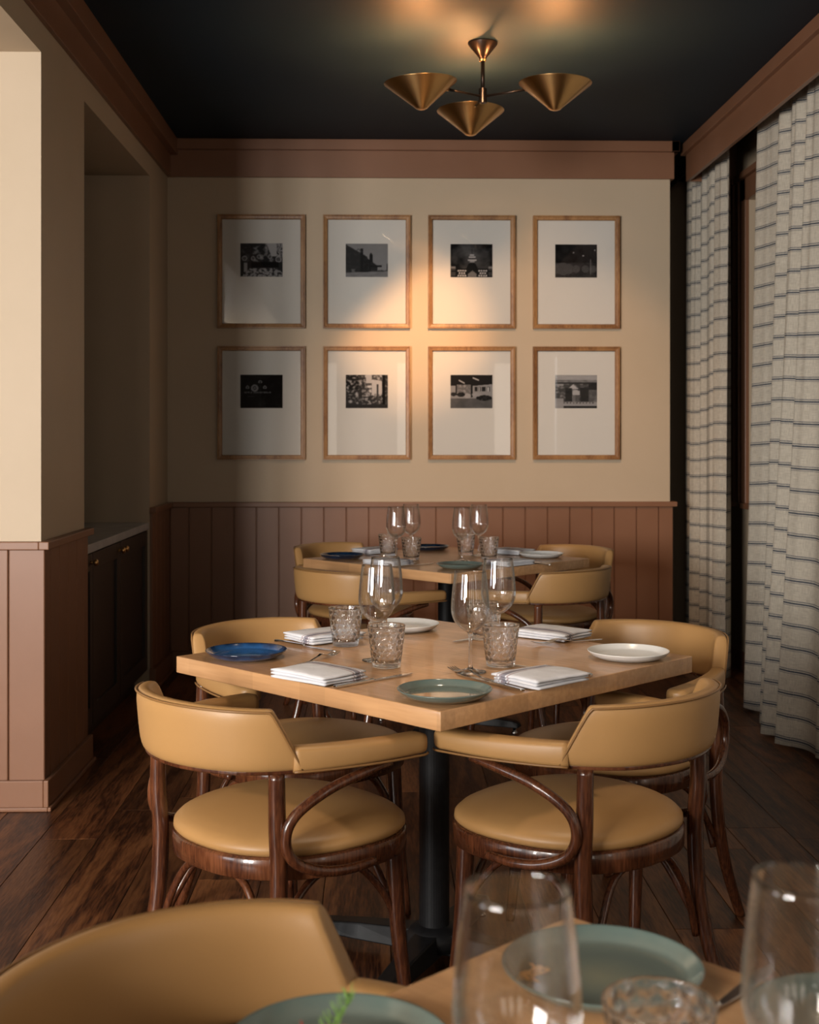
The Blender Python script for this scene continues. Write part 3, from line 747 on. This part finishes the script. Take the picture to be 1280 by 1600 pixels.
chairs = [
    ((-.312, 2.783), -45, 'camel leather armchair at the middle table with its back turned, beside the blue plate corner and the sage plate corner'),
    ((.402, 2.820), 45, 'camel leather armchair with its back turned, between the sage plate and the white plate corner at the middle table'),
    ((-.320, 3.535), -135, 'camel leather armchair facing us behind the blue plate of the middle table'),
    ((.585, 3.494), 135, 'camel leather armchair facing us beyond the middle table, beside the striped curtain'),
    ((-.200, 5.285), -45, 'camel leather armchair with its back turned at the far table, left side, seen behind the wine glasses'),
    ((.560, 5.330), 45, 'camel leather armchair with its back turned at the far table, before the white plate'),
    ((-.284, 6.240), -135, 'camel leather armchair against the wainscot behind the navy plate of the far table'),
    ((.690, 6.100), 135, 'camel leather armchair against the wainscot beyond the white plate of the far table'),
    ((-.144, 1.212), -135, 'blurred camel leather armchair at the nearest table, cut off by the picture edge'),
]
short = {0: 'camel armchair with back turned, between the blue and sage plates of the middle table',
         1: 'camel armchair with back turned, between the sage and white plates of the middle table',
         4: 'camel armchair with back turned at the far table, behind the middle table glasses',
         5: 'camel armchair with back turned at the far table, near its white plate'}
ch0 = None
for k, ((x, d), a, lb) in enumerate(chairs):
    lb = short.get(k, lb); loc = P(x, d); rz = math.radians(a) - YAW
    if ch0 is None:
        ch0 = make_chair(lb); ch0.location = loc; ch0.rotation_euler = (0, 0, rz)
    else: dup(ch0, loc, rz, lb)

# ------------------------------------------------------------------ tables
def make_table(label):
    t = thing('dining_table', label, 'table', group='square maple tables set cornerwise')
    h = .457
    obj('tabletop', boxbm(-h, h, -h, h, .719, .76), M_table, t, bevel=.0022)
    bm = bmesh.new(); lathe(bm, [(0, .03), (.038, .03), (.038, .705), (0, .705)], 36); obj('column', bm, M_black, t, smooth=False)
    for f in t.children[-1].data.polygons: f.use_smooth = abs(f.normal.z) < .5
    obj('mounting_plate', boxbm((-.20, .20, -.035, .035, .705, .7185), (-.035, .035, -.20, .20, .7055, .718)), M_black, t, bevel=.002)
    bm = bmesh.new(); lathe(bm, [(0, .04), (.075, .04), (.07, .075), (.045, .092), (0, .092)], 32); obj('hub', bm, M_black, t, smooth=True)
    for k in range(4):
        a = k*PI/2+math.radians(21); d = Vector((math.cos(a), math.sin(a), 0)); n = Vector((-d.y, d.x, 0))
        bm = bmesh.new(); R = []
        for r, wt, wb_, zt_, zb in ((.03, .032, .040, .082, .03), (.20, .025, .035, .07, .03), (.32, .020, .030, .058, .03), (.345, .016, .026, .05, .03), (.352, .010, .018, .04, .032)):
            R.append([bm.verts.new(d*r+n*s_+Vector((0, 0, z_))) for s_, z_ in ((-wb_, zb), (wb_, zb), (wt, zt_), (-wt, zt_))])
        for A, D in zip(R[:-1], R[1:]):
            for q in range(4): bm.faces.new((A[q], A[(q+1) % 4], D[(q+1) % 4], D[q]))
        bm.faces.new(R[0]); bm.faces.new(R[-1]); ft = obj('base_foot', bm, M_black, t, bevel=.004)
        bm = bmesh.new(); lathe(bm, [(0, 0), (.015, 0), (.016, .006), (.008, .012), (.008, .031), (0, .031)], 16, centre=tuple(d*.325)); obj('leveller', bm, M_steel, ft, smooth=True)
    return t
T = [(.062, 3.205), (.166, 5.775), (.184, .823)]
tb = make_table('maple dining table in the middle with the bright blue plate'); tb.location = P(*T[0]); tb.rotation_euler = (0, 0, math.radians(45)-YAW)
dup(tb, P(*T[1]), math.radians(45)-YAW, 'maple dining table farthest back, before the brown wainscot')
dup(tb, P(*T[2]), math.radians(45)-YAW, 'blurred maple dining table corner nearest to us')

# ------------------------------------------------------------------ tableware
def put(proto, x, d, z, rz, label):
    """first use moves the built one, later uses copy it"""
    if not proto.get('_used'):
        proto['_used'] = 1; proto.location = P(x, d, z); proto.rotation_euler = (0, 0, rz-YAW); proto['label'] = label; return proto
    return dup(proto, P(x, d, z), rz-YAW, label)
ZT = .7603
# wine glass: thin bowl, solid stem and foot
wg = thing('wine_glass', '', 'wine glass', group='stemmed wine glasses on the tables')
bm = bmesh.new()
outp = catmull([(r, z, 0) for r, z in ((.0072, .0925), (.022, .102), (.037, .118), (.0445, .140), (.0448, .160), (.0420, .195), (.0368, .236))], 5)
inn = catmull([(r, z, 0) for r, z in ((.0360, .2362), (.0410, .195), (.0437, .160), (.0434, .140), (.0358, .120), (.0205, .1055), (.008, .0985), (0, .0975))], 5)
lathe(bm, [(0, .0915)]+[(p.x, p.y) for p in outp]+[(p.x, p.y) for p in inn], 56); obj('bowl', bm, M_glass, wg, smooth=True)
bm = bmesh.new()
outp = catmull([(r, z, 0) for r, z in ((.009, .0085), (.0050, .016), (.0040, .05), (.0042, .078), (.0070, .0915))], 5)
lathe(bm, [(0, 0), (.036, 0), (.0368, .0012), (.036, .0026), (.022, .0048)]+[(p.x, p.y) for p in outp]+[(0, .0915)], 40); obj('stem', bm, M_stem, wg, smooth=True)
# dimpled tumbler
bm = bmesh.new(); seg, nz = 120, 40; R = []
def dimple(a, z):
    if z < .017 or z > .095: return 0
    rr = .0395; best = 9
    rows_ = 6; pitch_z = .0142; nper = 15
    for r_ in range(rows_):
        zc = .021+r_*pitch_z; off = (r_ % 2)*.5
        k = round(a/(2*PI)*nper-off); ac = (k+off)*2*PI/nper
        dx = (a-ac)*rr; best = min(best, math.hypot(dx, z-zc))
    q = best/.0078
    return -.0031*(1-q*q) if q < 1 else 0.0
for j in range(nz+1):
    z = .1*j/nz; base = .0335+(.0455-.0335)*(z/.1)**.9
    if j == 0: base -= .0025
    R.append([bm.verts.new(((base+dimple(2*PI*i/seg if i <= seg/2 else 2*PI*i/seg, z))*math.cos(2*PI*i/seg), (base+dimple(2*PI*i/seg, z))*math.sin(2*PI*i/seg), z)) for i in range(seg)])
for r_, z in ((.0445, .1010), (.0432, .1002), (.0428, .098), (.0395, .06), (.0345, .025), (.0310, .0155), (.022, .0125)):
    R.append([bm.verts.new((r_*math.cos(2*PI*i/seg), r_*math.sin(2*PI*i/seg), z)) for i in range(seg)])
for A, D in zip(R[:-1], R[1:]):
    for i in range(seg): bm.faces.new((A[i], A[(i+1) % seg], D[(i+1) % seg], D[i]))
c0 = bm.verts.new((0, 0, .001)); c1 = bm.verts.new((0, 0, .0118))
for i in range(seg):
    bm.faces.new((c0, R[0][(i+1) % seg], R[0][i])); bm.faces.new((c1, R[-1][i], R[-1][(i+1) % seg]))
tu = obj('tumbler', bm, M_tglass, smooth=True); tag(tu, '', 'tumbler', 'dimpled glass tumblers on the tables')
# plates
def plate(name, m, cat='plate'):
    bm = bmesh.new()
    pr = catmull([(r, z, 0) for r, z in ((.062, 0), (.072, .001), (.090, .0085), (.1005, .0185))], 4)
    pi = catmull([(r, z, 0) for r, z in ((.0985, .0198), (.0905, .0125), (.082, .0072), (.06, .0058))], 4)
    lathe(bm, [(0, .001), (.058, .001)]+[(p.x, p.y) for p in pr]+[(.1010, .0198), (.1000, .0207)]+[(p.x, p.y) for p in pi]+[(.03, .0056), (0, .0055)], 64)
    o = obj(name, bm, m, smooth=True); return tag(o, '', cat, 'stoneware side plates on the tables')
pg, pb, pn, pw = plate('plate', M_green), plate('plate', M_blue), plate('plate', M_navy), plate('plate', M_wplate)
# fork (points along +y), knife
def outline_extrude(bm, pts, zf, th):
    top = [bm.verts.new((x, y, zf(y)+th)) for x, y in pts]; bot = [bm.verts.new((x, y, zf(y))) for x, y in pts]
    n = len(pts); h = n//2
    for i in range(h-1):
        a, b, c, d = i, i+1, n-2-i, n-1-i
        bm.faces.new((top[a], top[b], top[c], top[d])); bm.faces.new((bot[d], bot[c], bot[b], bot[a]))
    for i in range(n): bm.faces.new((top[i], bot[i], bot[(i+1) % n], top[(i+1) % n]))
def forkz(y): return .0015+ (.010*math.exp(-((y-.03)/.022)**2)) + (.012*max(0, (y-.06)/.04)**2*.4)
bm = bmesh.new()
ls = [(-.105, .0048), (-.095, .0052), (-.06, .0042), (-.02, .0032), (.015, .0030), (.030, .0048), (.042, .0095), (.055, .0118), (.062, .0118)]
outline_extrude(bm, [(-w_, y) for y, w_ in ls] + [(w_, y) for y, w_ in reversed(ls)], forkz, .0022)
for k in range(4):
    xc_ = -.0093+k*.0062; tl = [(.062, .0022), (.08, .0020), (.098, .0016), (.105, .0006)]
    outline_extrude(bm, [(xc_-w_, y) for y, w_ in tl]+[(xc_+w_, y) for y, w_ in reversed(tl)], forkz, .0018)
fk = obj('fork', bm, M_steel, bevel=.0006); tag(fk, '', 'fork', 'steel forks at the place settings')
kn = thing('table_knife', '', 'knife', group='steel knives at the place settings')
bm = bmesh.new(); ls = [(-.122, .0058), (-.118, .0064), (-.06, .0056), (-.015, .0046), (-.005, .004)]
outline_extrude(bm, [(-w_, y) for y, w_ in ls]+[(w_, y) for y, w_ in reversed(ls)], lambda y: .0005, .0066); obj('handle', bm, M_steel, kn, bevel=.0018)
bm = bmesh.new(); ls = [(-.006, .004), (.01, .0062), (.05, .0092), (.09, .0088), (.11, .0055), (.118, .0012)]
outline_extrude(bm, [(-w_*.6, y) for y, w_ in ls]+[(w_, y) for y, w_ in reversed(ls)], lambda y: .002, .0016); obj('blade', bm, M_steel, kn, bevel=.0004)
# folded napkin: layers with a rounded fold on its -y side; local x along the table edge, +y to the table centre
def make_napkin(seed):
    rnd = random.Random(seed); bm = bmesh.new(); L, D_ = .086, .066
    for lay in range(3):
        z0 = .0008+lay*.0068; th = .0076; ex = rnd.uniform(-.004, .004); ey = rnd.uniform(-.004, .003) + (.004 if lay == 2 else 0); nx, ny = 18, 14; ring = []
        G = {}
        for side in (0, 1):
            for i in range(nx+1):
                for j in range(ny+1):
                    u, v = i/nx*2-1, j/ny*2-1
                    x = u*(L+ex*.5) + .003*math.sin(v*3+lay); y = v*(D_+ey)+.003*math.sin(u*2.2+lay*1.3)
                    e = max(abs(u), abs(v)); rd = 1-max(0, (e-.84)/.16)**2.0*.5
                    bow = .0022*lay*(1-u*u)*(1-v*v) + .0012*noise.noise(Vector((x*30, y*30, lay*3+seed)))*(lay > 1)
                    zc = z0+th/2+bow
                    G[side, i, j] = bm.verts.new((x, y, zc + (th/2*rd if side else -th/2*rd)))
        for side in (0, 1):
            for i in range(nx):
                for j in range(ny):
                    q = (G[side, i, j], G[side, i+1, j], G[side, i+1, j+1], G[side, i, j+1]); f = bm.faces.new(q if side else q[::-1])
        for i in range(nx):
            for j in (0, ny): bm.faces.new((G[0, i, j], G[0, i+1, j], G[1, i+1, j], G[1, i, j]))
        for j in range(ny):
            for i in (0, nx): bm.faces.new((G[0, i, j], G[0, i, j+1], G[1, i, j+1], G[1, i, j]))
    return bm
nk = obj('napkin', make_napkin(1), M_napkin, smooth=True); tag(nk, '', 'napkin', 'folded white napkins with grey and rose stripes')

where = {0: 'middle table', 1: 'far table', 2: 'nearest table'}
def rad(a): return math.radians(a)
# --- middle table
t0 = T[0]
put(pg, .074, 2.695, ZT, 0, 'sage green plate on the corner of the middle table nearest us')
put(pb, -.406, 3.185, ZT, 1, 'bright blue plate on the corner of the middle table')
put(pw, .543, 3.175, ZT, 2, 'white plate on the corner of the middle table before the curtain side armchair')
put(pw, -.016, 3.640, ZT, 0, 'white plate on the rear corner of the middle table behind the glasses')
G0 = [((.142, 2.986), 'wine glass beside the fork tips by the sage plate on the middle table'), ((.229, 3.298), 'wine glass behind a tumbler on the middle table, nearer the back right napkin'),
      ((-.062, 3.333), 'wine glass seen through another one on the middle table, the farther of the pair'), ((-.080, 3.140), 'wine glass in front of its twin above the dimpled tumbler, middle table')]
for (x, d), lb in G0: put(wg, x, d, ZT, 0, lb)
for (x, d), lb in (((-.055, 3.056-.005), 'dimpled tumbler beside the steel knife at the blue plate side, middle table'), ((-.168, 3.364), 'dimpled tumbler beside the rear napkin behind the blue plate, middle table'),
                   ((.218, 3.064), 'dimpled tumbler behind the striped napkin near the sage plate, middle table'), ((.198, 3.475), 'dimpled tumbler mostly hidden behind the wine glasses, middle table')):
    put(tu, x, d, ZT, x*9, lb)
# --- napkins: (centre, angle of local +y from camera x axis)
def nap(x, d, ang, lb): return put(nk, x, d, ZT+.0005, rad(ang-90), lb)
nap(-.205, 2.905, 45+3, 'folded napkin between the blue plate and the sage plate, middle table')
nap(.296, 2.866, 135-4, 'folded napkin next to the sage plate, its dark stripe up, middle table')
nap(-.232, 3.462, -45-6, 'folded napkin behind the blue plate, middle table')
nap(.388, 3.508, -135+5, 'folded napkin in front of the white corner plate, under a fork, middle table')
def frk(x, d, ang, z, lb): return put(fk, x, d, z, rad(ang-90), lb)
def knf(x, d, ang, z, lb): return put(kn, x, d, z, rad(ang-90), lb)
# forks: centre = tip - 0.105 along the direction
def tip(x, d, ang, L=.105): return x-L*math.cos(rad(ang)), d-L*math.sin(rad(ang))
frk(*tip(-.183, 3.225, 62), 62, ZT, 'steel fork with tips showing beside the napkin near the blue plate')
frk(*tip(.097, 3.012, 122), 122, ZT, 'bright steel fork beside the sage plate on the middle table')
frk(*tip(.323, 3.364, 202), 202, ZT+.0015, 'steel fork against the napkin near the white corner plate')
frk(*tip(-.045, 3.42, -48), -48, ZT, 'steel fork behind the tumblers on the middle table')
knf(-.077, 2.878, 45, ZT, 'steel knife between tumbler and sage plate, lying beside the napkin')
knf(-.271, 3.341, -44, ZT, 'steel knife behind the blue plate beside the rear napkin')
knf(.322, 3.005, 141, ZT, 'steel knife with its handle end past the striped napkin')
knf(.205, 3.49, 221, ZT, 'steel knife whose tip shows left of the rear tumbler')
knf(.176, 2.852, 124, ZT, 'short bright knife beside the fork by the sage plate')
# --- far table
put(pn, -.304, 5.770, ZT, 0, 'navy plate on the corner of the far table near the white napkins')
put(pn, .095, 6.215, ZT, 1, 'navy plate on the rear corner of the far table by the wainscot')
put(pg, .212, 5.345, ZT, 1, 'sage green plate on the front corner of the far table')
put(pw, .600, 5.830, ZT, 1, 'white plate on the corner of the far table')
for (x, d), lb in (((-.060, 5.72), 'wine glass at the far table, outer one of the pair by the napkins'), ((.006, 5.93), 'wine glass at the far table behind its twin near the napkins'),
                   ((.232, 5.64), 'wine glass at the far table standing in front, near the sage plate'), ((.320, 5.90), 'wine glass at the far table, farther of the pair near the sage plate')): put(wg, x, d, ZT, 0, lb)
for (x, d), lb in (((-.099, 5.88), 'dimpled tumbler at the far table, beside the rear napkin'), ((.008, 5.69), 'dimpled tumbler at the far table, in front of the wine glass pair'),
                   ((.355, 5.72), 'dimpled tumbler at the far table, beside the white plate side napkins'), ((.262, 5.95), 'dimpled tumbler at the far table, behind the wine glass stem')): put(tu, x, d, ZT, x*7, lb)
nap(-.090, 5.500, 50, 'folded napkin in front on the far table, beside the navy plate')
nap(-.165, 6.050, -48, 'folded napkin behind the navy plate on the far table')
nap(.430, 5.480, 132, 'folded napkin at the front edge of the far table near the sage plate')
nap(.480, 6.010, -130, 'folded napkin behind the white plate on the far table')
knf(.02, 5.45, 45, ZT, 'steel knife at the far table beside the front napkin')
frk(.27, 5.52, 125, ZT, 'steel fork at the far table behind the sage plate'); knf(.515, 5.545, 135, ZT, 'steel knife at the far table edge with its handle past the napkin')
frk(.375, 5.885, 215, ZT, 'steel fork at the far table beside the white plate'); knf(-.22, 5.94, -46, ZT, 'steel knife at the far table behind the navy plate')
# --- nearest table
put(pg, .194, 1.289, ZT, 2, 'blurred sage green plate with a gold flake on the nearest table corner')
pf = put(pg, -.062, 1.118, ZT, 4, 'blurred sage green plate holding a garnished morsel, nearest table')
put(pg, .410, 1.165, ZT, 5, 'blurred sage green plate behind the wine glass at the right edge')
put(wg, .075, .892, ZT, 0, 'large blurred wine glass in front of the sage plate, nearest table')
put(wg, .283, .913, ZT, 0, 'blurred wine glass cut by the right edge, nearest table')
put(tu, .199, 1.020, ZT, 1, 'blurred dimpled tumbler between the two nearest wine glasses')
knf(.30, 1.235, 50, ZT, 'blurred knife beside the nearest tumbler')
# lamp reflection in the plate's glaze, modelled as a thin gold patch
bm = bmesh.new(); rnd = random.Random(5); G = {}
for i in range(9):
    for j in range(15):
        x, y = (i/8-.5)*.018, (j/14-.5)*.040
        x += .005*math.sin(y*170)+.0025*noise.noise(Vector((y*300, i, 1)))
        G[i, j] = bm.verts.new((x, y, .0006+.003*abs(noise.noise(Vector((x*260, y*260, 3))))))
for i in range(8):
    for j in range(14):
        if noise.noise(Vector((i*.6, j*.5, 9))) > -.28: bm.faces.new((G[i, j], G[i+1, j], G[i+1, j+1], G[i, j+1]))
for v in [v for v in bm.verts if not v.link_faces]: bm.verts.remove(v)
M_glint = mat('gold_leaf', (.85, .48, .18), .35, .6)
o = obj('gold_flake', bm, M_glint); s_ = o.modifiers.new('s', 'SOLIDIFY'); s_.thickness = .0004; o.location = P(.126, 1.295, ZT+.0066); o.rotation_euler = (0, 0, -.35)
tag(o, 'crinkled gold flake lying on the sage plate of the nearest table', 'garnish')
# garnished morsel on the nearest left plate
fd = thing('garnished_morsel', 'small browned morsel with a green sprig on the sage plate', 'food', P(-.060, 1.118, ZT+.0058))
M_food = noisy(mat('browned_crust', (.45, .20, .06), .35, coat=.5), (.30, .09, .03), (.62, .34, .12), 90, bump=.5, bscale=200)
M_herb = mat('fresh_green_herb', (.22, .42, .08), .5); M_red = mat('red_pepper_skin', (.30, .03, .02), .35)
bm = bmesh.new(); bmesh.ops.create_icosphere(bm, subdivisions=4, radius=.020)
for v in bm.verts:
    n = noise.fractal(v.co*70, 1, 2, 3); v.co *= 1+.28*n; v.co.z = v.co.z*.7+.0135
    v.co.x *= 1.25
obj('crust', bm, M_food, fd, smooth=True)
for k, (bx_, by_, r_) in enumerate(((.018, -.010, .010), (-.014, -.012, .009))):
    bm = bmesh.new(); bmesh.ops.create_icosphere(bm, subdivisions=3, radius=r_)
    for v in bm.verts: v.co *= 1+.2*noise.noise(v.co*120+Vector((k, 0, 0)))
    nb = obj('crumb', bm, M_food, fd, smooth=True); nb.location = (bx_, by_, .010)
bm = bmesh.new(); stem = catmull([(-.010, -.002, .022), (-.004, .0, .034), (.004, .001, .046), (.009, .001, .056)], 5); tube(bm, stem, [.0011, .0006], 6)
for k in range(34):
    p = stem[int(k/34*(len(stem)-1))]; a = k*2.4; L = .013*(1-.4*k/34)
    tube(bm, [p, p+Vector((math.cos(a)*L*.6, math.sin(a)*L*.6, L*.55)), p+Vector((math.cos(a)*L*.8, math.sin(a)*L*.8, L*1.1))], [.0007, .0003], 4)
obj('sprig', bm, M_herb, fd, smooth=True)
bm = bmesh.new(); tube(bm, catmull([(-.030, .0, .002), (-.031, .0, .02), (-.035, .0, .034)], 5), [.002, .0008], 6); obj('pepper_sliver', bm, M_red, fd, smooth=True)
for o in S.objects:
    if '_used' in o.keys(): del o['_used']
